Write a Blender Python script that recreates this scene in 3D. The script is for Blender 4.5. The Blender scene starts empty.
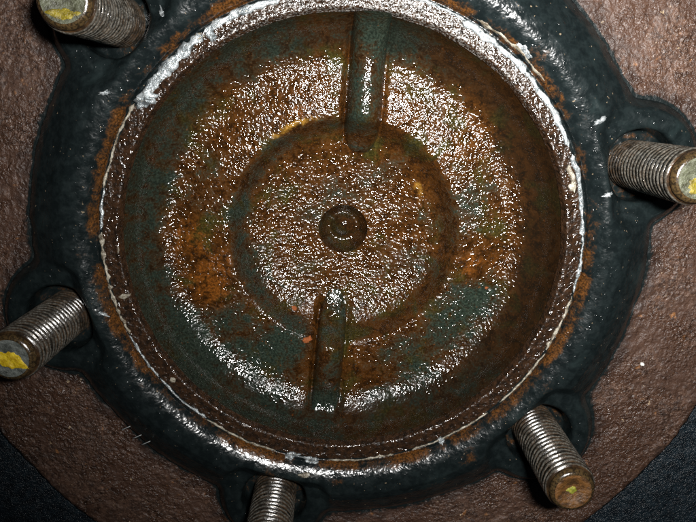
import bpy, math, random
import numpy as np

# ------------------------------------------------------------------ camera, light, exposure
MM = 0.001
sc = bpy.context.scene
COL = sc.collection
cam_d = bpy.data.cameras.new('camera')
cam_d.sensor_width = 36.0
cam_d.lens = 32.36
cam_d.clip_start = 0.005
cam_d.clip_end = 20.0
cam = bpy.data.objects.new('camera', cam_d)
cam.location = (-0.829 * MM, 39.933 * MM, 177.8 * MM)
cam.rotation_euler = (-0.246, -0.012, 0.0)
COL.objects.link(cam)
sc.camera = cam

world = bpy.data.worlds.new('World')
sc.world = world
world.use_nodes = True
world.node_tree.nodes['Background'].inputs[0].default_value = (0.75, 0.85, 1.0, 1)
world.node_tree.nodes['Background'].inputs[1].default_value = 0.012

# the camera's own flash: a small window to the upper right of the lens
fl_d = bpy.data.lights.new('flash', 'AREA')
fl_d.shape = 'RECTANGLE'
fl_d.size = 22 * MM
fl_d.size_y = 12 * MM
fl_d.energy = 0.70
fl_d.spread = math.radians(104)
fl_d.color = (1.0, 0.985, 0.96)
fl = bpy.data.objects.new('flash', fl_d)
fl.location = (26.6 * MM, 57 * MM, 196 * MM)
fl.rotation_euler = (0.0, -0.10, 0.0)
COL.objects.link(fl)

# crisp wet glints: no denoiser smearing; few bounces are enough for one small flash
sc.cycles.use_denoising = False
sc.cycles.use_adaptive_sampling = False
sc.cycles.max_bounces = 3
sc.cycles.diffuse_bounces = 2
sc.cycles.glossy_bounces = 2
sc.cycles.caustics_reflective = False
sc.cycles.sample_clamp_indirect = 1.0
sc.view_settings.view_transform = 'Standard'
sc.view_settings.look = 'None'
sc.view_settings.exposure = 0.0
sc.view_settings.gamma = 1.0
sc.view_settings.use_curve_mapping = False

# ------------------------------------------------------------------ numpy noise
rng = np.random.RandomState(7)
PERM = rng.permutation(4096)
GA = rng.rand(4096) * 2 * np.pi
GX, GY = np.cos(GA), np.sin(GA)

def perlin(x, y, seed=0):
    x = np.asarray(x, float) + seed * 17.37
    y = np.asarray(y, float) - seed * 9.71
    xi = np.floor(x).astype(int); yi = np.floor(y).astype(int)
    xf = x - xi; yf = y - yi
    u = xf ** 3 * (xf * (xf * 6 - 15) + 10); v = yf ** 3 * (yf * (yf * 6 - 15) + 10)
    def g(ix, iy, dx, dy):
        h = PERM[(PERM[(ix + seed * 131) & 4095] + iy) & 4095]
        return GX[h] * dx + GY[h] * dy
    a = g(xi, yi, xf, yf); b = g(xi + 1, yi, xf - 1, yf)
    c = g(xi, yi + 1, xf, yf - 1); d = g(xi + 1, yi + 1, xf - 1, yf - 1)
    return (a + (b - a) * u) * (1 - v) + (c + (d - c) * u) * v

def fbm(x, y, seed=0, octv=3, gain=0.5):
    t = 0; a = 1.0; f = 1.0
    for k in range(octv):
        t = t + a * perlin(np.asarray(x) * f, np.asarray(y) * f, seed + k * 3); a *= gain; f *= 2.03
    return t

def sstep(a, b, x):
    t = np.clip((x - a) / (b - a), 0, 1)
    return t * t * (3 - 2 * t)

# ------------------------------------------------------------------ mesh helpers (mm in, metres out)
def link(o, parent=None):
    COL.objects.link(o)
    if parent is not None:
        o.parent = parent
    return o

def mesh_obj(name, verts, faces, mat, parent=None, smooth=True, attrs=None):
    me = bpy.data.meshes.new(name)
    verts = np.asarray(verts, np.float32) * MM
    faces = np.asarray(faces, np.int32) if not isinstance(faces, list) else faces
    if isinstance(faces, list):
        me.from_pydata(verts.tolist(), [], faces)
    else:
        n = faces.shape[1]
        me.vertices.add(len(verts)); me.vertices.foreach_set('co', verts.ravel())
        me.loops.add(faces.size); me.loops.foreach_set('vertex_index', faces.ravel())
        me.polygons.add(len(faces))
        me.polygons.foreach_set('loop_start', np.arange(0, faces.size, n, dtype=np.int32))
        me.update(calc_edges=True)
    me.polygons.foreach_set('use_smooth', np.full(len(me.polygons), smooth))
    for k, v in (attrs or {}).items():
        at = me.attributes.new(k, 'FLOAT', 'POINT')
        at.data.foreach_set('value', np.asarray(v, np.float32))
    me.update()
    me.materials.append(mat)
    return link(bpy.data.objects.new(name, me), parent)

def grid_faces(nu, nv, wrap_u=False):
    """vertex index = i*nv + j ; i along u, j along v; CCW when u cross v points up (u=angle, v=radius -> flip)"""
    i = np.arange(nu if wrap_u else nu - 1)[:, None]
    j = np.arange(nv - 1)[None, :]
    i2 = (i + 1) % nu
    a = i * nv + j; b = i * nv + j + 1; c = i2 * nv + j + 1; d = i2 * nv + j
    return np.stack([a, b, c, d], -1).reshape(-1, 4)

def empty(name, loc=(0, 0, 0), **props):
    o = bpy.data.objects.new(name, None)
    o.empty_display_size = 0.01
    o.location = [c * MM for c in loc]
    for k, v in props.items():
        o[k] = v
    return link(o)

# ------------------------------------------------------------------ materials
class NT:
    def __init__(self, name):
        self.m = bpy.data.materials.new(name)
        self.m.use_nodes = True
        self.t = self.m.node_tree
        self.p = self.t.nodes['Principled BSDF']
        tc = self.t.nodes.new('ShaderNodeTexCoord')
        sca = self.t.nodes.new('ShaderNodeVectorMath'); sca.operation = 'SCALE'
        sca.inputs['Scale'].default_value = 1000.0
        self.t.links.new(tc.outputs['Object'], sca.inputs[0])
        self.co = sca.outputs[0]
    def lk(self, a, b): self.t.links.new(a, b)
    def put(self, sock, v):
        if isinstance(v, bpy.types.NodeSocket): self.lk(v, sock)
        elif isinstance(v, (tuple, list)): sock.default_value = (*v, 1) if len(v) == 3 and len(sock.default_value) == 4 else v
        else: sock.default_value = v
    def noise(self, scale, detail=3, rough=0.55, dist=0.0, off=None, stretch=None):
        n = self.t.nodes.new('ShaderNodeTexNoise')
        n.inputs['Scale'].default_value = scale; n.inputs['Detail'].default_value = detail
        n.inputs['Roughness'].default_value = rough; n.inputs['Distortion'].default_value = dist
        co = self.co
        if off or stretch:
            mp = self.t.nodes.new('ShaderNodeMapping')
            if off: mp.inputs['Location'].default_value = off
            if stretch: mp.inputs['Scale'].default_value = stretch
            self.lk(co, mp.inputs['Vector']); co = mp.outputs[0]
        self.lk(co, n.inputs['Vector'])
        return n.outputs['Fac']
    def voronoi(self, scale, feature='F1'):
        n = self.t.nodes.new('ShaderNodeTexVoronoi'); n.feature = feature
        n.inputs['Scale'].default_value = scale
        self.lk(self.co, n.inputs['Vector'])
        return n.outputs['Distance']
    def attr(self, name):
        n = self.t.nodes.new('ShaderNodeAttribute'); n.attribute_name = name
        return n.outputs['Fac']
    def math(self, op, a, b=0.0, clamp=False):
        n = self.t.nodes.new('ShaderNodeMath'); n.operation = op; n.use_clamp = clamp
        self.put(n.inputs[0], a); self.put(n.inputs[1], b)
        return n.outputs[0]
    def rng(self, v, a, b, c=0.0, d=1.0):
        n = self.t.nodes.new('ShaderNodeMapRange'); n.interpolation_type = 'SMOOTHSTEP'
        self.put(n.inputs[0], v)
        for i, q in enumerate((a, b, c, d)): n.inputs[i + 1].default_value = q
        return n.outputs[0]
    def mix(self, f, a, b):
        n = self.t.nodes.new('ShaderNodeMix'); n.data_type = 'RGBA'
        self.put(n.inputs[0], f); self.put(n.inputs[6], a); self.put(n.inputs[7], b)
        return n.outputs[2]
    def mixf(self, f, a, b):
        n = self.t.nodes.new('ShaderNodeMix'); n.data_type = 'FLOAT'
        self.put(n.inputs[0], f); self.put(n.inputs[2], a); self.put(n.inputs[3], b)
        return n.outputs[0]
    def xyz(self):
        n = self.t.nodes.new('ShaderNodeSeparateXYZ'); self.lk(self.co, n.inputs[0]); return n.outputs
    def bump(self, h, dist_mm, strength=1.0, prev=None):
        n = self.t.nodes.new('ShaderNodeBump')
        n.inputs['Distance'].default_value = dist_mm * MM; self.put(n.inputs['Strength'], strength)
        self.lk(h, n.inputs['Height'])
        if prev is not None: self.lk(prev, n.inputs['Normal'])
        return n.outputs[0]
    def out(self, color, rough, normal=None, metal=0.0, spec=0.5, coat=0.0, coat_rough=0.1):
        self.put(self.p.inputs['Base Color'], color); self.put(self.p.inputs['Roughness'], rough)
        self.put(self.p.inputs['Metallic'], metal); self.put(self.p.inputs['Specular IOR Level'], spec)
        if coat:
            self.put(self.p.inputs['Coat Weight'], coat); self.put(self.p.inputs['Coat Roughness'], coat_rough)
        if normal is not None:
            self.lk(normal, self.p.inputs['Normal'])
            if coat: self.lk(normal, self.p.inputs['Coat Normal'])
        return self.m

def mat_dish():
    m = NT('wet_rusty_dish')
    big = m.noise(0.055, 5, 0.62, 0.6)
    mid = m.noise(0.35, 5, 0.68, 0.6)
    fine = m.noise(1.6, 4, 0.6)
    brown = m.mix(m.rng(mid, 0.35, 0.68), (0.010, 0.0042, 0.0013), (0.050, 0.018, 0.0033))
    brown = m.mix(m.rng(fine, 0.50, 0.75), brown, (0.068, 0.024, 0.0044))
    olive = m.mix(m.rng(fine, 0.35, 0.7), (0.012, 0.0105, 0.0025), (0.036, 0.028, 0.006))
    brown = m.mix(m.rng(m.noise(0.09, 4, 0.6, 0.5, off=(40, 3, 2)), 0.50, 0.68), brown, olive)
    green = m.mix(m.rng(fine, 0.35, 0.7), (0.0060, 0.0092, 0.0066), (0.021, 0.030, 0.0215))
    gm = m.math('ADD', m.attr('green'), m.math('MULTIPLY', m.math('SUBTRACT', big, 0.5), 1.3))
    gm = m.math('ADD', gm, m.math('MULTIPLY', m.math('SUBTRACT', mid, 0.5), 1.5))
    gm = m.math('ADD', gm, m.math('MULTIPLY', m.math('SUBTRACT', fine, 0.5), 0.5))
    c = m.mix(m.rng(gm, 0.30, 0.78), brown, green)
    om = m.math('ADD', m.attr('orange'), m.math('MULTIPLY', m.math('SUBTRACT', mid, 0.5), 1.5))
    c = m.mix(m.rng(om, 0.45, 0.95), c, m.mix(m.rng(fine, 0.35, 0.65), (0.050, 0.017, 0.003), (0.14, 0.044, 0.006)))
    ym = m.math('ADD', m.attr('ochre'), m.math('MULTIPLY', m.math('SUBTRACT', mid, 0.5), 1.8))
    c = m.mix(m.rng(ym, 0.5, 1.1), c, (0.20, 0.105, 0.016))
    fl_ = m.noise(0.75, 3, 0.6, 0.0, off=(31, 7, 3))
    c = m.mix(m.rng(fl_, 0.66, 0.74, 0, 0.7), c, (0.12, 0.036, 0.006))
    shade_tint = m.attr('shade_tint')
    c = m.mix(m.math('MULTIPLY', shade_tint, 0.80), c, (0.004, 0.0035, 0.0025))  # shade painted into the colour of walls and dimple; ribs evenly darker
    b1 = m.noise(1.22, 1.2, 0.5, 0.4)
    b2 = m.noise(0.42, 2.0, 0.5)
    wet = m.attr('pit')
    h = m.math('ADD', m.math('MULTIPLY', b1, 1.0), m.math('MULTIPLY', b2, 0.55))
    nrm = m.bump(h, 0.40, wet)
    rough = m.mixf(m.rng(mid, 0.3, 0.7), 0.06, 0.13)
    dry = m.rng(m.noise(0.11, 4, 0.65, 0.6, off=(9, 60, 4)), 0.47, 0.62)
    rough = m.mixf(m.math('MULTIPLY', dry, m.attr('dryable')), rough, 0.22)
    return m.out(c, rough, nrm, spec=m.mixf(m.math('MULTIPLY', dry, m.attr('dryable')), 0.5, 0.12))

def mat_hub():
    m = NT('oily_black_hub')
    big = m.noise(0.07, 5, 0.6, 0.5)
    mid = m.noise(0.4, 5, 0.65, 0.3)
    fine = m.noise(1.8, 4, 0.6)
    c = m.mix(m.rng(mid, 0.35, 0.7), (0.0036, 0.0054, 0.0057), (0.0072, 0.0105, 0.0108))
    c = m.mix(m.rng(big, 0.52, 0.74, 0, 0.6), c, (0.013, 0.020, 0.020))
    om = m.math('ADD', m.attr('rust'), m.math('MULTIPLY', m.math('SUBTRACT', mid, 0.5), 1.6))
    om = m.math('ADD', om, m.math('MULTIPLY', m.math('SUBTRACT', big, 0.5), 0.9))
    rust = m.mix(m.rng(fine, 0.35, 0.65), (0.018, 0.0085, 0.003), (0.085, 0.033, 0.008))
    c = m.mix(m.rng(om, 0.50, 1.0), c, rust)
    sp = m.noise(0.9, 2, 0.5, off=(5, 9, 2))
    c = m.mix(m.rng(sp, 0.72, 0.76, 0, 0.6), c, (0.22, 0.17, 0.11))
    h = m.math('ADD', m.math('MULTIPLY', m.noise(1.0, 1.4, 0.5), 0.5), m.math('MULTIPLY', m.noise(0.4, 2, 0.5), 0.28))
    grain = m.noise(0.75, 2, 0.6, off=(3, 3, 70))
    h = m.math('ADD', h, m.math('MULTIPLY', m.rng(grain, 0.66, 0.74), 0.30))
    nrm = m.bump(h, 0.27, m.mixf(m.attr('rust'), 0.9, 1.0))
    rough = m.mixf(m.rng(mid, 0.35, 0.65), 0.14, 0.26)
    return m.out(c, rough, nrm, spec=m.mixf(m.rng(m.noise(0.13, 3, 0.6), 0.40, 0.60), 0.15, 0.55))

def mat_land():
    m = NT('rusty_gasket_seat')
    mid = m.noise(0.6, 5, 0.65, 0.4); fine = m.noise(1.7, 4, 0.6)
    c = m.mix(m.rng(mid, 0.35, 0.65), (0.007, 0.0045, 0.003), (0.026, 0.0125, 0.006))
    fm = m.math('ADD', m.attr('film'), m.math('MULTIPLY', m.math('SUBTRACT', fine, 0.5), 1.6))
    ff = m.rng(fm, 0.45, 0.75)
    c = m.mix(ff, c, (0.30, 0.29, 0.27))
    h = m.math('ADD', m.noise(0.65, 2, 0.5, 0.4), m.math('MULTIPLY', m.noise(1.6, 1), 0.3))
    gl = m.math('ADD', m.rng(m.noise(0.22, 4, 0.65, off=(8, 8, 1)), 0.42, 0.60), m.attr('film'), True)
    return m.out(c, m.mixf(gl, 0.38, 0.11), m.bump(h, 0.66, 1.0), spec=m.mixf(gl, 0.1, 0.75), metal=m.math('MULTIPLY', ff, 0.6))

def mat_disc():
    m = NT('rough_brown_rust')
    big = m.noise(0.045, 5, 0.65, 0.8); mid = m.noise(0.4, 5, 0.7); fine = m.noise(1.35, 4, 0.7)
    c = m.mix(m.rng(mid, 0.3, 0.72), (0.020, 0.0100, 0.0065), (0.080, 0.042, 0.027))
    c = m.mix(m.rng(fine, 0.48, 0.70), c, (0.122, 0.074, 0.051))
    c = m.mix(m.rng(big, 0.44, 0.60, 0, 0.8), c, (0.048, 0.024, 0.015))
    stk = m.noise(0.10, 5, 0.7, 1.2, off=(2, 9, 4), stretch=(0.6, 2.2, 1))
    c = m.mix(m.rng(stk, 0.54, 0.70, 0, 0.65), c, (0.030, 0.017, 0.012))
    dk = m.noise(0.8, 3, 0.6, off=(3, 40, 1))
    c = m.mix(m.rng(dk, 0.58, 0.70, 0, 0.8), c, (0.022, 0.012, 0.009))
    og = m.noise(0.32, 3, 0.55, off=(11, 3, 8))
    c = m.mix(m.rng(og, 0.66, 0.76, 0, 0.8), c, (0.20, 0.085, 0.026))
    wt = m.noise(0.62, 2, 0.5, off=(7, 23, 5))
    c = m.mix(m.rng(wt, 0.735, 0.775, 0, 0.8), c, (0.36, 0.27, 0.17))
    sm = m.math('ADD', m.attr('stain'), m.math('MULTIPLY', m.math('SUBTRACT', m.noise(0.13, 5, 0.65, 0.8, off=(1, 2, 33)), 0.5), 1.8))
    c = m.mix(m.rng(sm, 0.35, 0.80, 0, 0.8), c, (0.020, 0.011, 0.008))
    pm = m.math('ADD', m.attr('paint'), m.math('MULTIPLY', m.math('SUBTRACT', m.noise(0.7, 5, 0.7), 0.5), 1.6))
    pf = m.rng(pm, 0.40, 0.85)
    c = m.mix(pf, c, (0.0055, 0.0080, 0.0082))
    h = m.math('ADD', m.noise(0.7, 3, 0.62, 0.5), m.math('MULTIPLY', m.noise(1.4, 2, 0.6), 0.35))
    damp = m.rng(m.noise(0.09, 3, 0.6, off=(70, 3, 1)), 0.42, 0.6)
    rough = m.mixf(damp, 0.42, 0.20)
    rel = m.rng(m.noise(0.06, 4, 0.6, 0.6, off=(5, 77, 2)), 0.38, 0.6)
    rough = m.mixf(rel, 0.55, rough)
    rough = m.mixf(pf, rough, 0.45)
    return m.out(c, rough, m.bump(h, 1.15, m.mixf(pf, m.mixf(rel, 0.45, 1.0), 0.35)), spec=m.mixf(pf, 0.4, 0.08))

def mat_rim():
    m = NT('wet_dark_rim')
    mid = m.noise(0.35, 5, 0.65); fine = m.noise(1.6, 4, 0.6)
    c = m.mix(m.rng(mid, 0.35, 0.7), (0.003, 0.0055, 0.008), (0.012, 0.021, 0.028))
    h = m.math('ADD', m.noise(0.9, 4, 0.7), m.math('MULTIPLY', m.noise(2.5, 2), 0.4))
    return m.out(c, m.mixf(fine, 0.14, 0.34), m.bump(h, 0.8, 0.9), spec=0.5)

def mat_sealant():
    m = NT('silver_sealant')
    mid = m.noise(0.45, 4, 0.6, 0.4); fine = m.noise(2.0, 4, 0.6)
    c = m.mix(m.rng(mid, 0.35, 0.65), (0.10, 0.115, 0.12), (0.36, 0.39, 0.40))
    c = m.mix(m.rng(fine, 0.55, 0.75, 0, 0.8), c, (0.20, 0.15, 0.08))
    h = m.math('ADD', m.noise(0.9, 4, 0.6), m.math('MULTIPLY', m.noise(3.0, 2), 0.4))
    return m.out(c, 0.28, m.bump(h, 0.5, 0.8), metal=0.45, spec=0.5)

def mat_sealant_old():
    m = NT('yellowed_sealant')
    mid = m.noise(0.5, 4, 0.6, 0.4); fine = m.noise(2.0, 4, 0.6)
    c = m.mix(m.rng(mid, 0.35, 0.65), (0.07, 0.055, 0.035), (0.27, 0.25, 0.20))
    c = m.mix(m.rng(fine, 0.56, 0.72, 0, 0.8), c, (0.10, 0.05, 0.02))
    h = m.math('ADD', m.noise(0.9, 4, 0.6), m.math('MULTIPLY', m.noise(3.0, 2), 0.4))
    return m.out(c, 0.35, m.bump(h, 0.5, 0.8), metal=0.1, spec=0.5)

def mat_thread():
    m = NT('worn_threaded_steel')
    s = m.xyz()
    r = m.math('SQRT', m.math('ADD', m.math('MULTIPLY', s[0], s[0]), m.math('MULTIPLY', s[1], s[1])))
    mid = m.noise(0.25, 4, 0.65, 0.5); fine = m.noise(1.7, 4, 0.6)
    crest = m.rng(m.math('ADD', r, m.math('MULTIPLY', m.math('SUBTRACT', mid, 0.5), 0.7)), 6.55, 7.12)
    steel = m.mix(m.rng(fine, 0.35, 0.7), (0.10, 0.09, 0.07), (0.34, 0.33, 0.29))
    grime = m.mix(m.rng(mid, 0.35, 0.7), (0.006, 0.0045, 0.003), (0.040, 0.020, 0.008))
    low = m.rng(m.math('ADD', s[2], m.math('MULTIPLY', mid, 22.0)), 8.0, 20.0, 0.15, 1.0)
    f = m.math('MULTIPLY', m.math('MULTIPLY', crest, low), m.rng(m.noise(0.16, 4, 0.65, 0.5, off=(4, 4, 9)), 0.36, 0.56, 0.35, 1.0))
    c = m.mix(f, grime, steel)
    tip = m.rng(m.math('ADD', s[2], m.math('MULTIPLY', m.math('SUBTRACT', mid, 0.5), 4.0)), 26.6, 28.2)
    c = m.mix(m.math('MULTIPLY', tip, 0.85), c, m.mix(m.rng(fine, 0.35, 0.65), (0.010, 0.007, 0.004), (0.060, 0.038, 0.015)))
    h = m.noise(2.2, 3, 0.6)
    return m.out(c, m.mixf(fine, 0.16, 0.26), m.bump(h, 0.07, 0.8), metal=m.math('MULTIPLY', f, 1.0), spec=0.6)

def mat_tip(name, a, b, rough=0.45):
    m = NT(name)
    mid = m.noise(0.5, 4, 0.65, 0.5); fine = m.noise(2.0, 4, 0.6)
    c = m.mix(m.rng(mid, 0.35, 0.65), a, b)
    c = m.mix(m.rng(fine, 0.58, 0.74, 0, 0.7), c, tuple(x * 0.35 for x in a))
    return m.out(c, rough, m.bump(m.noise(1.2, 4, 0.65), 0.5, 0.8), spec=0.5)

def mat_plain(name, col, rough=0.5, bump=0.25, metal=0.0):
    m = NT(name)
    n = m.noise(1.2, 4, 0.6)
    c = m.mix(m.rng(n, 0.3, 0.7), tuple(x * 0.6 for x in col), col)
    return m.out(c, rough, m.bump(m.noise(2.0, 3, 0.6), bump, 0.8), metal=metal)

DISH, HUB, LAND, DISC, RIM = mat_dish(), mat_hub(), mat_land(), mat_disc(), mat_rim()
SEAL, SEAL_OLD, THREAD = mat_sealant(), mat_sealant_old(), mat_thread()

# ------------------------------------------------------------------ shared layout (mm)
PHI0 = 0.261
STUD_R = 88.0
STUDS = [(STUD_R * math.cos(PHI0 + k * math.pi / 3), STUD_R * math.sin(PHI0 + k * math.pi / 3)) for k in range(6)]
IN_VIEW = [0, 2, 3, 4, 5]
DISC_Z = -5.5
HOLE_R = 10.4

def smin(a, b, k):
    h = np.clip(0.5 + 0.5 * (b - a) / k, 0, 1)
    return b + (a - b) * h - k * h * (1 - h)

def stud_dist(x, y):
    d = None
    for sx, sy in STUDS:
        q = np.hypot(x - sx, y - sy)
        d = q if d is None else np.minimum(d, q)
    return d

def flange_sdf(x, y):
    r = np.hypot(x, y)
    w = 92.2 + 1.1 * perlin(x * 0.05, y * 0.05, 3) + 0.5 * perlin(x * 0.25, y * 0.25, 5) + 0.15 * perlin(x * 0.9, y * 0.9, 8)
    return smin(r - w, stud_dist(x, y) - 18.6, 2.5)

_t = np.radians(np.linspace(52, 0, 12)); _rho = 7.0 / math.sin(math.radians(52))
HUB_P = np.array([(69.0, 0.0), (70.1, 0.0), (70.35, -1.0), (70.9, -1.0)]
                 + [(78.2 - _rho * math.sin(q), 0.35 + _rho * (math.cos(q) - math.cos(math.radians(52)))) for q in _t]
                 + [(80.0, 3.75), (83.0, 2.3), (87.0, -0.4), (90.0, -2.3), (92.0, -3.4), (120.0, -3.9)])

def hub_height(x, y):
    r = np.hypot(x, y)
    z = np.interp(r, HUB_P[:, 0], HUB_P[:, 1])
    z = z + 0.18 * fbm(x * 0.10, y * 0.10, 11, 3, 0.45) * sstep(71.0, 74.5, r)
    d = stud_dist(x, y)
    flat = -0.75
    ear = sstep(19.5, 14.5, d)
    tgt = np.where(r < 81.0, np.minimum(np.maximum(z, flat), flat + np.clip(81.0 - r, 0, 8) * 0.95), flat)
    z = z * (1 - ear) + tgt * ear
    e = flange_sdf(x, y)                               # rounded outer edge down to the disc
    t = np.clip((e + 3.6) / 3.6, 0, 1)
    top = z
    z = top - (top - (DISC_Z - 0.4)) * (1 - np.sqrt(np.clip(1 - t ** 2.2, 0, 1)))
    return z

# ------------------------------------------------------------------ setting behind: brown disc and dark rim
def polar(nt, radii):
    th = np.linspace(0, 2 * np.pi, nt, endpoint=False)
    T, R = np.meshgrid(th, radii, indexing='ij')
    return T, R, R * np.cos(T), R * np.sin(T)

rr = np.concatenate([np.linspace(74, 126.6, 135), np.array([127.3, 127.9, 128.3, 128.5, 128.6])])
T, R, X, Y = polar(1300, rr)
wob = 0.7 * perlin(X * 0.06, Y * 0.06, 21) + 0.35 * perlin(X * 0.3, Y * 0.3, 22)
Z = DISC_Z + 0.30 * fbm(X * 0.05, Y * 0.05, 31, 3) + 0.34 * fbm(X * 0.30, Y * 0.30, 32, 4, 0.6) + 0.5 * np.clip(perlin(X * 0.05 + Y * 0.03, Y * 0.16 - X * 0.09, 35), 0, 1)
Z = np.where(R > 126.6, Z - np.interp(R, [126.6, 127.9, 128.6], [0, 0.9, 5.0]), Z)
crag = 0.5 - np.abs(fbm(X * 0.42, Y * 0.42, 36, 3, 0.6))
Z = Z + 0.45 * crag - 0.55 * np.clip(perlin(X * 0.22, Y * 0.22, 38) - 0.22, 0, 1) * 2 + 0.10 * fbm(X * 1.1, Y * 1.1, 39, 2)
Z = Z - 0.55 - 6.5 * sstep(12.5, 11.2, stud_dist(X, Y))
X2 = X * (1 + wob / R * sstep(110, 126, R)); Y2 = Y * (1 + wob / R * sstep(110, 126, R))
e = flange_sdf(X, Y)
paint = np.clip(1.0 - (e - 0.3) / 3.2, 0, 1) * (0.5 + 0.5 * np.clip(perlin(X * 0.07, Y * 0.07, 41) * 3 + 0.4, 0, 1))
paint = np.maximum(paint, 1.6 * sstep(1.3, 0.3, e))
edge = sstep(126.0, 128.3, R)
disc = mesh_obj('rusty_disc', np.stack([X2, Y2, Z], -1).reshape(-1, 3), grid_faces(1300, len(rr), True), DISC,
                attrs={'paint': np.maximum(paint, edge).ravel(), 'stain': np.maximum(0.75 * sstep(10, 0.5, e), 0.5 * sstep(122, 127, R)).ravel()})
disc['label'] = 'rough rust-brown metal disc face surrounding the black hub'
disc['category'] = 'disc'

rr = np.concatenate([[125.0], np.linspace(127.0, 150, 40), np.linspace(152, 230, 24)])
T, R, X, Y = polar(500, rr)
Z = -8.4 + 0.5 * fbm(X * 0.05, Y * 0.05, 51, 3) + 0.2 * fbm(X * 0.3, Y * 0.3, 52, 3) - 0.05 * np.clip(R - 130, 0, 100)
rim = mesh_obj('outer_rim', np.stack([X, Y, Z], -1).reshape(-1, 3), grid_faces(500, len(rr), True), RIM)
rim['label'] = 'wet blue-black rim curving beyond the outer edge of the brown disc'
rim['category'] = 'rim'

# ------------------------------------------------------------------ hub
hub = empty('wheel_hub', (0, 0, 0), label='round oily black hub with rusty dished centre and lobes around the studs', category='hub')

# flange: radial grid whose last ring follows the outline
NT_ = 1200
th = np.linspace(0, 2 * np.pi, NT_, endpoint=False)
ro = np.full(NT_, 120.0)
scan = np.linspace(84, 112, 561)
SX, SY = np.cos(th)[:, None] * scan, np.sin(th)[:, None] * scan
inside = flange_sdf(SX, SY) < 0
last = inside.shape[1] - 1 - np.argmax(inside[:, ::-1], axis=1)
ro = scan[last]
ker = np.exp(-0.5 * (np.arange(-4, 5) / 1.6) ** 2); ker /= ker.sum()
ro = np.convolve(np.concatenate([ro[-4:], ro, ro[:4]]), ker, 'valid')
inner = np.concatenate([np.linspace(69.4, 71.4, 12), np.linspace(71.8, 80.0, 22)])
nout = 42
uu = np.linspace(0, 1, nout + 1)[1:]
uu = 1 - (1 - uu) ** 1.5
R = np.concatenate([np.repeat(inner[None, :], NT_, 0), 80.0 + (ro[:, None] - 80.0) * uu[None, :]], 1)
X, Y = np.cos(th)[:, None] * R, np.sin(th)[:, None] * R
gw = 0.25 * perlin(np.cos(th) * 9, np.sin(th) * 9, 61)[:, None] * (R < 72)     # wobble of the crack
X, Y = X * (1 + gw / R), Y * (1 + gw / R)
Z = hub_height(X, Y)
ds = stud_dist(X, Y)
dview = None
for k in IN_VIEW:
    q = np.hypot(X - STUDS[k][0], Y - STUDS[k][1]); dview = q if dview is None else np.minimum(dview, q)
Z = np.where(dview < 15.0, np.minimum(Z, Z - 14.0 * sstep(15.0, 13.2, dview)), Z)

def hub_rust(x, y):
    r = np.hypot(x, y)
    ang = np.degrees(np.arctan2(y, x)) % 360
    band = sstep(70.2, 71.0, r) * sstep(75.5, 72.0, r)
    m = band * (0.72 + 0.6 * perlin(x * 0.09, y * 0.09, 71))
    # rust stains seen in the photograph: (angle, radius, size, strength)
    for a, rc, s, k in [(45, 74, 7, .8), (30, 73, 6, .7), (55, 78, 5, .5), (182, 75, 5, .75), (172, 77, 4, .5), (188, 74, 5, .6), (268, 76, 6, .8),
                        (252, 76, 6, .7), (300, 77, 7, .8), (312, 79, 6, .8), (325, 75, 6, .7), (340, 73, 6, .6), (20, 73, 5, .6), (5, 73, 5, .6),
                        (140, 73, 6, .6), (215, 74, 5, .6), (110, 73, 6, .6), (290, 82, 4, .5), (128, 90, 5, .5)]:
        cx, cy = rc * math.cos(math.radians(a)), rc * math.sin(math.radians(a))
        m = np.maximum(m, 0.85 * k * np.exp(-((x - cx) ** 2 + (y - cy) ** 2) / (2 * (s * 0.55) ** 2)))
    return m

mesh_obj('flange', np.stack([X, Y, Z], -1).reshape(-1, 3), grid_faces(NT_, R.shape[1], True), HUB, hub,
         attrs={'rust': hub_rust(X, Y).ravel()})

# lobes with the stud holes, each its own part
for k in IN_VIEW:
    sx, sy = STUDS[k]
    dr = np.array([6.0, 8.6, 9.9, 10.25, 10.3, 10.35, 10.4, 10.5, 10.75, 11.05, 11.3, 11.8, 12.4, 13.0, 13.6, 14.2, 14.8, 15.4, 16.0, 16.5, 17.0])
    zoff = [None, None, None, -4.6, -4.2, -3.0, -1.5, -0.75, -0.35, -0.12] + [0.0] * 7 + [0.02, 0.0, -0.06, -0.25]
    T, R, X, Y = polar(128, dr)
    X, Y = X + sx, Y + sy
    top = hub_height(X, Y)
    Z = top.copy(); rust = hub_rust(X, Y)
    for j, zo in enumerate(zoff):
        if zo is None:
            Z[:, j] = DISC_Z - 3.6 + 0.5 * perlin(X[:, j] * 0.5, Y[:, j] * 0.5, 81 + k); rust[:, j] = 0.5
        elif j < 7:
            f = (zo + 5.0) / 5.0
            Z[:, j] = (DISC_Z - 3.6) * (1 - f) + top[:, j] * f; rust[:, j] = 0.3
        else:
            Z[:, j] = top[:, j] + zo
            if j < 10: rust[:, j] = np.maximum(rust[:, j], 0.3)
    mesh_obj('stud_lobe', np.stack([X, Y, Z], -1).reshape(-1, 3), grid_faces(128, len(dr), True), HUB, hub, attrs={'rust': rust.ravel()})

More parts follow.
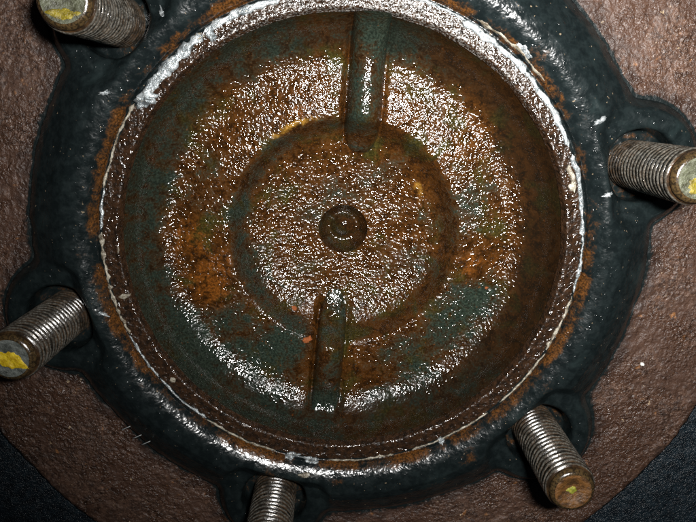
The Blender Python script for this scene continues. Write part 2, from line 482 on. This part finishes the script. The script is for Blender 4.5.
# gasket seat: narrow flat band inside the sealant line
rr = np.array([64.2, 64.5, 64.7, 64.85, 65.0, 65.3, 65.7, 66.2, 66.8, 67.4, 68.0, 68.6, 69.1, 69.6])
zz = np.array([-2.2, -1.5, -0.9, -0.45, -0.15, 0.02, 0.06, 0.02, -0.05, -0.05, -0.03, 0.0, 0.0, 0.0])
T, R, X, Y = polar(1100, rr)
Z = zz[None, :] + 0.13 * fbm(X * 0.45, Y * 0.45, 91, 3) + 0.25 * perlin(X * 0.1, Y * 0.1, 92) * sstep(64.2, 66, R)
w = 0.35 * perlin(X * 0.12, Y * 0.12, 93) * sstep(66.5, 65.0, R)
X, Y = X * (1 + w / R), Y * (1 + w / R)
mesh_obj('gasket_seat', np.stack([X, Y, Z], -1).reshape(-1, 3), grid_faces(1100, len(rr), True), LAND, hub,
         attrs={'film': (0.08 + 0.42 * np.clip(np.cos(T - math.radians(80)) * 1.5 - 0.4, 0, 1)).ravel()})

# dish
DP = np.array([(0, -24.6), (10, -24.4), (18, -23.8), (24, -22.9), (29, -21.6), (31.8, -20.2), (33.9, -17.4), (35.5, -14.9), (36.2, -14.5), (37.0, -14.4),
               (44, -14.3), (50, -14.8), (53.5, -14.4), (57, -12.9), (60, -10.7), (62.2, -8.2), (63.6, -5.4), (64.2, -2.6), (64.8, -1.2), (65.4, -1.0)])
_r = np.linspace(0, 66, 1321)
_z = np.interp(_r, DP[:, 0], DP[:, 1])
_k = np.exp(-0.5 * (np.arange(-40, 41) / 11.0) ** 2); _k /= _k.sum()
_zs = np.convolve(np.pad(_z, 40, mode='edge'), _k, 'valid')

RIB_LINES = [((5.2, 25.0), (8.2, 63.6), 11.0), ((-2.6, -20.0), (-6.5, -60.0), 9.6)]
def rib_shade_creases(x, y):
    """crease added along each rib so a dark shade line shows, deeper on the left side"""
    c = 0.0 * x
    for p, q, w in RIB_LINES:
        L = math.hypot(q[0] - p[0], q[1] - p[1]); tx, ty = (q[0] - p[0]) / L, (q[1] - p[1]) / L
        sgn = 1.0 if ty > 0 else -1.0
        u = (x - p[0]) * tx + (y - p[1]) * ty
        v = ((x - p[0]) * -ty + (y - p[1]) * tx) * sgn      # positive on the left
        along = sstep(2.0, 9.0, u) * sstep(L + 1.0, L - 6.0, u)
        c = c + along * (2.6 * np.exp(-((v - w * 0.50) / 1.0) ** 2) + 0.9 * np.exp(-((v + w * 0.50) / 0.8) ** 2))
    return c

def dish_z(x, y, crease=True):
    r = np.hypot(x, y)
    z = np.interp(r, _r, _zs)
    if crease: z = z - rib_shade_creases(x, y)
    return z + 0.22 * fbm(x * 0.07, y * 0.07, 101, 3) + 0.10 * fbm(x * 0.5, y * 0.5, 104, 2)

def blob(x, y, cx, cy, s, k):
    return k * np.exp(-((x - cx) ** 2 + (y - cy) ** 2) / (2 * s * s))

def dish_masks(x, y):
    r = np.hypot(x, y); a = np.arctan2(y, x)
    left = 0.5 - 0.5 * np.cos(a)                       # 1 on the left
    g = 0.27 + 0.0 * r
    wn = 3.5 * fbm(x * 0.08, y * 0.08, 115, 3)
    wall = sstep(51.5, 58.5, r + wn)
    g = g + wall * (0.36 * left - 0.12 * (1 - left))
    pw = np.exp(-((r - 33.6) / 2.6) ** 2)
    g = g + pw * 0.30 * left - pw * 0.06
    g = g + np.clip(-np.sin(a), 0, 1) * sstep(36, 42, r) * 0.14
    for cx, cy, s, k in [(-36, -26, 8, .35), (-28, -38, 9, .22), (-34, 6, 4, .3), (40, -22, 8, .3), (24, -42, 9, .2), (42, 10, 5, .2), (-18, -34, 6, .2),
                         (16, 58, 5, .4), (25, -12, 6, .18), (-28, -8, 5, .3), (-20, 58, 7, .3)]:
        g = g + blob(x, y, cx, cy, s, k)
    o = 0.10 + 0.0 * r
    for cx, cy, s, k in [(-45, -12, 7, .42), (-40, -20, 6, .40), (-50, 0, 5, .25), (-37, -8, 4, .2), (40, -10, 3.2, .55), (-46, 2, 5, .3), (-9, -32, 2.0, .4), (-13, 37, 3, .5), (-12, -46, 8, .25),
                         (47, -6, 4, .3), (6, -46, 6, .25)]:
        o = o + blob(x, y, cx, cy, s, k)
    g = g - o * 0.5 + 0.05
    yel = 0.0 * r
    for cx, cy, s, k in [(24, 13, 3.2, .6), (-50, 24, 1.5, .3), (-47, 4, 1.5, .35)]:
        yel = yel + blob(x, y, cx, cy, s, k)
    yel = yel + 1.0 * np.exp(-((r - 36.9) / 1.6) ** 2) * np.exp(-((np.degrees(a) - 115) / 16.0) ** 2)
    pit = 1.0 - 0.66 * sstep(53.5, 60.0, r + 0.6 * wn) - 0.25 * pw
    pit = pit * (0.85 + 0.5 * perlin(x * 0.09, y * 0.09, 111))
    return {'green': g.ravel(), 'orange': o.ravel(), 'ochre': yel.ravel(), 'pit': np.clip(pit, 0.1, 1).ravel(), 'shade_tint': np.clip(wall * (0.9 - 0.55 * left) + 0.30 * pw, 0, 1).ravel(),  # painted shade on the side wall, strongest at right, and on the pit wall
            'dryable': np.clip(0.45 + 0.55 * sstep(30, -25, y), 0, 1).ravel()}

rr = np.concatenate([np.linspace(8.0, 36, 72), np.linspace(36.4, 64.8, 72)])
T, R, X, Y = polar(720, rr)
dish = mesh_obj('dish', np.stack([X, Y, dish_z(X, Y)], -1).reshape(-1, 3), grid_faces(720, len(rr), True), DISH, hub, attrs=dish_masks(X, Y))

# centre dimple with a small knob, a sub-part of the dish
rr = np.array([0.05, 0.6, 1.2, 1.8, 2.3, 2.7, 3.0, 3.3, 3.7, 4.2, 4.8, 5.4, 6.0, 6.5, 6.9, 7.2, 7.5, 7.9])
zz = -5.6 * np.clip(1 - (rr / 7.75) ** 3.6, 0, 1) + 3.4 * np.clip(1 - (rr / 3.9) ** 2, 0, 1) ** 0.75 - 0.12 * (rr > 7.7)
T, R, X, Y = polar(96, rr)
X, Y = X * 1.08, Y * 1.08
Y = Y + 0.7 * sstep(6.0, 2.5, R)
base = dish_z(X, Y)
at = dish_masks(X, Y); at['pit'] = np.full(X.size, 0.6); at['shade_tint'] = np.full(X.size, 0.6); at['orange'] *= 0  # dimple bowl darkened in colour as shade
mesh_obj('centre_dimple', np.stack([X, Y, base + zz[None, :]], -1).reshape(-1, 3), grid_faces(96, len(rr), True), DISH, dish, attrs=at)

# two ribs lying across the dish
def rib(p0, p1, width, height, nose, low=1.0, ramp=1.0, tail=0.0):
    p0, p1 = np.array(p0, float), np.array(p1, float)
    L = np.linalg.norm(p1 - p0); t = (p1 - p0) / L; n = np.array([-t[1], t[0]])
    s = np.linspace(0, L, 150); v = np.linspace(-1, 1, 33)
    S, V = np.meshgrid(s, v, indexing='ij')
    endw = np.sqrt(np.clip(1 - np.clip((nose - S) / nose, 0, 1) ** 2, 0.0, 1))
    wv = V * (width / 2) * (0.35 + 0.65 * endw)
    X = p0[0] + t[0] * S + n[0] * wv; Y = p0[1] + t[1] * S + n[1] * wv
    xc, yc = p0[0] + t[0] * S, p0[1] + t[1] * S
    prof = np.clip(1 - np.abs(V) ** 2.3, 0, 1) ** 0.62
    grow = low + (1 - low) * sstep(0.0, ramp, S)
    if tail: grow = grow * sstep(L - 0.5, L - tail, S)
    Z = dish_z(X, Y, False) + height * grow * prof * endw - 2.4 * np.abs(V) ** 9 - 0.05
    Z = Z + 0.10 * fbm(X * 0.4, Y * 0.4, 121, 2)
    at = dish_masks(X, Y)
    at['green'] = at['green'] + 0.28; at['orange'] = at['orange'] * 0.0; at['pit'] = np.full(X.size, 0.62); at['shade_tint'] = np.full(X.size, 0.20); at['dryable'] *= 0.0
    return mesh_obj('rib', np.stack([X, Y, Z], -1).reshape(-1, 3), grid_faces(150, 33)[:, ::-1], DISH, dish, attrs=at)
rib((5.2, 25.0), (8.2, 63.6), 11.0, 6.0, 7.0, 0.45, 12.0)
rib((-2.6, -20.0), (-6.5, -60.0), 9.6, 4.6, 12.0, 0.15, 18.0, 13.0)

# loose orange rust flakes stuck to the dish
def lump(name, cx, cy, rx, ry, rot, h, zfun, mat, parent, seed, rough=0.35):
    nt = 40; rr = np.array([0.02, 0.25, 0.5, 0.72, 0.88, 0.97, 1.0])
    T, R = np.meshgrid(np.linspace(0, 2 * np.pi, nt, endpoint=False), rr, indexing='ij')
    out = 1 + rough * fbm(np.cos(T) * 1.3, np.sin(T) * 1.3, seed, 4, 0.6) * 2
    lx, ly = R * np.cos(T) * rx * out, R * np.sin(T) * ry * out
    c, s = math.cos(rot), math.sin(rot)
    X, Y = cx + c * lx - s * ly, cy + s * lx + c * ly
    prof = np.sqrt(np.clip(1 - R ** 3, 0, 1))
    Z = zfun(X, Y) + h * prof * (0.8 + 0.9 * fbm(X * 0.5, Y * 0.5, seed + 5, 3)) - 0.12
    return mesh_obj(name, np.stack([X, Y, Z], -1).reshape(-1, 3), grid_faces(nt, len(rr), True), mat, parent)

FLAKE = mat_plain('bright_orange_rust', (0.20, 0.048, 0.004), 0.85)
lump('rust_flake', -12.0, -35.0, 1.5, 1.0, 0.3, 0.8, dish_z, FLAKE, dish, 131, 0.3)
lump('rust_flake', -16.3, -26.0, 0.7, 0.9, 0.9, 0.6, dish_z, FLAKE, dish, 137, 0.3)
lump('rust_flake', 46.0, -17.5, 0.7, 0.5, 0.2, 0.5, dish_z, FLAKE, dish, 139, 0.6)

# ------------------------------------------------------------------ sealant residue
seal = empty('sealant_residue', (0, 0, 0.2), label='broken ring of silvery gasket sealant around the rim of the rusty dish', category='sealant')

def zring(x, y):
    r = np.hypot(x, y)
    return np.where(r > 70.1, np.maximum(hub_height(x, y), -0.1), np.where(r < 65, -1.0 * (65 - r), 0.0)) - 0.2

def strip(a0, a1, rc, w, h, mat, seed, wob=0.35, jag=0.85):
    n = max(12, int(abs(a1 - a0) * 5)); m = 9
    a = np.radians(np.linspace(a0, a1, n))
    v = np.linspace(-1, 1, m)
    A, V = np.meshgrid(a, v, indexing='ij')
    arc = A * 70
    u = np.linspace(0, 1, n)[:, None]
    taper = np.clip(np.minimum(u, 1 - u) * n / 4.0, 0.12, 1)
    w = w * 0.78
    jag = 0.55 if w > 1.2 else jag
    wl = w * 0.5 * taper * (1 + jag * 2 * fbm(arc * (0.24 if w > 1.2 else 0.45), V * 0 + 3.3, seed, 4, 0.5))
    wr = w * 0.5 * taper * (1 + jag * 2 * fbm(arc * (0.24 if w > 1.2 else 0.45), V * 0 + 8.3, seed + 2, 4, 0.5))
    R = rc + wob * fbm(arc * 0.12, V * 0, seed + 4, 2) * 1.6 + np.where(V < 0, V * np.clip(wl, .08, 9), V * np.clip(wr, .08, 9))
    X, Y = R * np.cos(A), R * np.sin(A)
    w = w * 1.0
    hh = 0.5 * h * (0.75 + 1.2 * fbm(X * 0.3, Y * 0.3, seed + 6, 3))
    Z = zring(X, Y) + 0.2 + np.clip(hh, 0.05, 9) * np.sqrt(np.clip(1 - V ** 4, 0, 1)) - 0.25 * np.abs(V) ** 6
    Z = Z - 0.2
    f = grid_faces(n, m)
    return mesh_obj('sealant_strip', np.stack([X, Y, Z + 0.15], -1).reshape(-1, 3), f, mat, seal)

sd = 200
for a0, a1, rc, w, h, mt in [
        (166, 176, 69.9, 1.1, .55, SEAL), (176.6, 189, 69.8, 1.2, .6, SEAL_OLD), (189.3, 203, 69.8, 1.3, .6, SEAL_OLD), (203.2, 216, 69.9, 0.9, .5, SEAL),
        (145, 166, 69.9, 0.9, .5, SEAL_OLD), (123, 143, 68.7, 3.8, .8, SEAL), (104, 122.5, 69.2, 2.6, .7, SEAL), (84, 105, 69.8, 1.0, .6, SEAL),
        (62, 84.5, 69.8, 1.1, .65, SEAL), (44, 62.5, 69.2, 2.6, .8, SEAL), (24, 44.3, 69.4, 1.9, .7, SEAL), (2, 22, 69.6, 1.7, .65, SEAL),
        (-12, 2.3, 69.8, 1.2, .6, SEAL), (-28, -13, 69.8, 1.1, .55, SEAL_OLD), (-46, -29, 70.0, 0.8, .4, SEAL_OLD), (216.5, 232, 70.0, 0.9, .5, SEAL),
        (232.4, 252, 70.0, 0.8, .45, SEAL_OLD), (255, 263, 70.0, 1.2, .5, SEAL), (266, 283, 70.0, 0.8, .4, SEAL_OLD), (288, 310, 70.0, 0.7, .35, SEAL_OLD),
        (192.5, 194, 66.8, 4.2, .45, SEAL_OLD), (218, 219.6, 67.2, 4.2, .3, SEAL_OLD), (13, 20, 67.9, 1.6, .5, SEAL_OLD), (180, 182, 65.5, 0.7, .4, SEAL_OLD),
        (40, 60, 71.6, 0.7, .3, SEAL_OLD)]:
    strip(a0, a1, rc, w, h, mt, sd); sd += 9

def pol(a, r):
    return r * math.cos(math.radians(a)), r * math.sin(math.radians(a))
for a, r, rx, ry, rot, h, mt in [
        (142.6, 68.2, 3.6, 2.2, 0.5, 1.5, SEAL), (121.5, 67.6, 1.8, 1.1, -0.9, 1.2, SEAL), (124, 69.2, 1.6, 0.9, 0.2, .8, SEAL_OLD),
        (256.5, 70.2, 2.2, 1.2, 0.1, 1.0, SEAL), (262, 70.6, 2.0, 1.1, -0.2, 1.0, SEAL), (260.5, 74.6, 2.0, 0.7, -0.1, .6, SEAL_OLD),
        (296, 70.2, 1.0, 1.2, 0.4, .8, SEAL), (48, 72.6, 2.6, 0.9, -0.75, .4, SEAL), (14.5, 67.6, 1.0, 1.6, 0.1, .6, SEAL_OLD)]:
    x, y = pol(a, r)
    lump('sealant_lump', x, y, rx, ry, rot, h, zring, mt, seal, sd, 0.32); sd += 7

# loose crumbs of sealant on the black ring
crumbs = [((105, 99), (-64.0, 42.8), 1.5, 0.6, 0.2, 'small silver sealant crumb on the black ring, below the upper-left stud'),
          ((92, 311), (-70.7, -20.0), 1.5, 0.45, -0.5, 'thin pale sealant crumb on the black ring, beside the left stud'),
          ((600, 195), (74.5, 15.0), 1.2, 0.8, 0.4, 'silver sealant crumb on the black ring, left of the right-hand stud'),
          ((586, 117), (70.0, 35.5), 1.8, 0.9, 0.6, 'shiny sealant smear on black ring, above left of right-hand stud'),
          ((185, 14), (-48.0, 63.5), 0.7, 1.5, 0.5, 'bright sealant crumb on black ring, right of the upper-left stud')]
for i, (_, (x, y), rx, ry, rot, lab) in enumerate(crumbs):
    o = lump('sealant_crumb', x, y, rx, ry, rot, 0.7, lambda a, b: hub_height(a, b), SEAL, None, 400 + i * 7, 0.45)
    o['label'] = lab; o['category'] = 'sealant crumb'; o['group'] = 'loose crumbs of sealant on the black ring'

# ------------------------------------------------------------------ studs
PITCH = 1.85
def thread_mesh():
    ns = 72
    z0, z1 = DISC_Z - 4.0, 27.6
    nz = int((z1 - z0) / PITCH * 9)
    zz = np.linspace(z0, z1, nz)
    TH, ZZ = np.meshgrid(np.linspace(0, 2 * np.pi, ns, endpoint=False), zz, indexing='ij')
    ph = (ZZ / PITCH - TH / (2 * np.pi)) % 1.0
    tri = 1 - np.abs(ph * 2 - 1)
    tri = sstep(0.10, 0.68, tri)
    rad = 6.05 + 0.98 * tri
    cx_, cy_ = np.cos(TH) * 3, np.sin(TH) * 3
    rad = rad + 0.08 * fbm(cx_ * 0.8 + ZZ * 0.45, cy_ * 0.8 + ZZ * 0.31, 301, 4, 0.65) * tri - 0.5 * np.clip(perlin(cx_ * 0.5 + 4, cy_ * 0.5 + ZZ * 0.22, 309) - 0.28, 0, 1) * tri
    rad = rad * 1.0 - 0.7 * sstep(25.8, 27.6, ZZ) * tri
    # blended chamfer to the end face
    ex_r = np.array([6.2, 5.9, 5.5, 5.05])
    ex_z = np.array([28.0, 28.5, 28.9, 29.0])
    RAD = np.concatenate([rad, np.repeat(ex_r[None], ns, 0)], 1)
    ZA = np.concatenate([ZZ, np.repeat(ex_z[None], ns, 0)], 1)
    TA = np.repeat(TH[:, :1], RAD.shape[1], 1)
    V = np.stack([RAD * np.cos(TA), RAD * np.sin(TA), ZA], -1).reshape(-1, 3)
    return V, grid_faces(ns, RAD.shape[1], True)[:, ::-1]
TV, TF = thread_mesh()

STEEL_TIP = mat_tip('grey_stud_end', (0.035, 0.04, 0.035), (0.11, 0.12, 0.11))
RUST_TIP = mat_tip('rusty_stud_end', (0.035, 0.016, 0.005), (0.115, 0.050, 0.012))
OLIVE_TIP = mat_tip('olive_stud_end', (0.025, 0.025, 0.012), (0.075, 0.08, 0.05))
YELLOW = mat_tip('yellow_paint', (0.34, 0.22, 0.004), (0.52, 0.38, 0.012), 0.4)
DULL_YELLOW = mat_tip('dull_yellow_paint', (0.075, 0.056, 0.005), (0.19, 0.15, 0.010), 0.4)
LIME = mat_tip('lime_paint', (0.12, 0.13, 0.012), (0.24, 0.23, 0.03), 0.4)

def end_face(parent, mat, recess, seed):
    nt = 48; rr = np.array([0.03, 0.8, 1.5, 2.2, 3.0, 3.8, 4.4, 4.8, 5.1])
    T, R, X, Y = polar(nt, rr)
    Z = 28.95 - recess * sstep(4.6, 1.2, R) + 0.18 * fbm(X * 0.5, Y * 0.5, seed, 3) * sstep(5.1, 4.4, R)
    return mesh_obj('end_face', np.stack([X, Y, Z], -1).reshape(-1, 3), grid_faces(nt, len(rr), True), mat, parent), \
        (lambda x, y: 28.95 - recess * sstep(4.6, 1.2, np.hypot(x, y)) + 0.18 * fbm(x * 0.5, y * 0.5, seed, 3) * sstep(5.1, 4.4, np.hypot(x, y)))

SPEC = {0: (OLIVE_TIP, 0.5, 'shiny threaded stud with yellow paint on its end, at the right edge'),
        2: (OLIVE_TIP, 0.5, 'threaded stud with grey-green end edged in dull yellow, in the upper left corner'),
        3: (STEEL_TIP, 0.15, 'threaded stud with a bright yellow patch on its grey end, at the left edge'),
        4: (RUST_TIP, 0.5, 'threaded stud below the dish, cut off by the bottom edge'),
        5: (RUST_TIP, 0.9, 'threaded stud with rusty brown end at the lower right')}
shaft_mesh = None
for k in IN_VIEW:
    mat, recess, lab = SPEC[k]
    sx, sy = STUDS[k]
    st = empty('wheel_stud', (sx, sy, 0), label=lab, category='stud', group='threaded studs around the hub')
    if shaft_mesh is None:
        sh = mesh_obj('threaded_shaft', TV, TF, THREAD, st); shaft_mesh = sh.data
    else:
        sh = link(bpy.data.objects.new('threaded_shaft', shaft_mesh), st)
    sh.rotation_euler[2] = 0.9 * k
    ef, zf = end_face(st, mat, recess, 500 + k * 11)
    zz = lambda x, y, zf=zf: zf(x, y) + 0.06
    if k == 0:
        lump('paint_mark', 0.5, -2.0, 3.4, 2.0, 0.1, 0.25, zz, DULL_YELLOW, ef, 561, 0.2)
    elif k == 2:
        lump('paint_mark', -0.2, -2.9, 3.4, 1.3, -0.05, 0.25, zz, DULL_YELLOW, ef, 563, 0.2)
    elif k == 3:
        lump('paint_mark', 0.2, -0.6, 3.9, 2.3, -0.45, 0.25, zz, YELLOW, ef, 567, 0.22)
    elif k == 5:
        lump('paint_mark', -0.1, 0.0, 1.4, 1.1, 0.1, 0.25, zz, LIME, ef, 571, 0.2)

# ------------------------------------------------------------------ small loose things
GRIT = mat_plain('white_grit', (0.80, 0.78, 0.72), 0.5)
g = lump('grit_grain', 94.6, -40.0, 0.62, 0.6, 0.0, 1.1, lambda x, y: DISC_Z + 0 * x, GRIT, None, 601, 0.3)
g['label'] = 'single white grain of grit on the brown disc, above the lower right stud'; g['category'] = 'grit'

HAIR = mat_plain('pale_bristle', (0.25, 0.27, 0.27), 0.35, 0.05)
def bristle(pts, rad, lab):
    pts = np.array(pts, float)
    t = np.linspace(0, 1, len(pts)); tt = np.linspace(0, 1, 24)
    co = np.polyfit(t, pts, 2)
    P = co[0] * tt[:, None] ** 2 + co[1] * tt[:, None] + co[2]
    d = np.gradient(P, axis=0); d /= np.linalg.norm(d, axis=1)[:, None]
    a = np.cross(d, [0, 0, 1.0]); a /= np.linalg.norm(a, axis=1)[:, None]; b = np.cross(d, a)
    ang = np.linspace(0, 2 * np.pi, 6, endpoint=False)
    V = P[:, None, :] + rad * (np.cos(ang)[None, :, None] * a[:, None, :] + np.sin(ang)[None, :, None] * b[:, None, :])
    i = np.arange(23)[:, None]; j = np.arange(6)[None, :]; j2 = (j + 1) % 6
    F = np.stack([i * 6 + j, i * 6 + j2, (i + 1) * 6 + j2, (i + 1) * 6 + j], -1).reshape(-1, 4)
    F = np.concatenate([F, np.array([[0, 5, 4, 3], [0, 3, 2, 1], [138, 139, 140, 141], [138, 141, 142, 143]])])
    o = mesh_obj('bristle', V.reshape(-1, 3), F, HAIR)
    o['label'] = lab; o['category'] = 'bristle'; o['group'] = 'short bristles on the edge of the black ring'
for i, (x, y) in enumerate([(-70.8, -61.0), (-67.6, -64.0), (-65.0, -66.2)]):
    z = -1.5
    bristle([(x, y, z - 2.5), (x + 1.6, y + 2.2, z + 1.6), (x + 4.2, y + 3.4, z + 1.7)], 0.13,
            ['pale curved bristle stuck to the lower left edge of black ring, the leftmost',
             'pale curved bristle stuck to the lower left edge of black ring, the middle one',
             'pale curved bristle stuck to the lower left edge of black ring, the rightmost'][i])
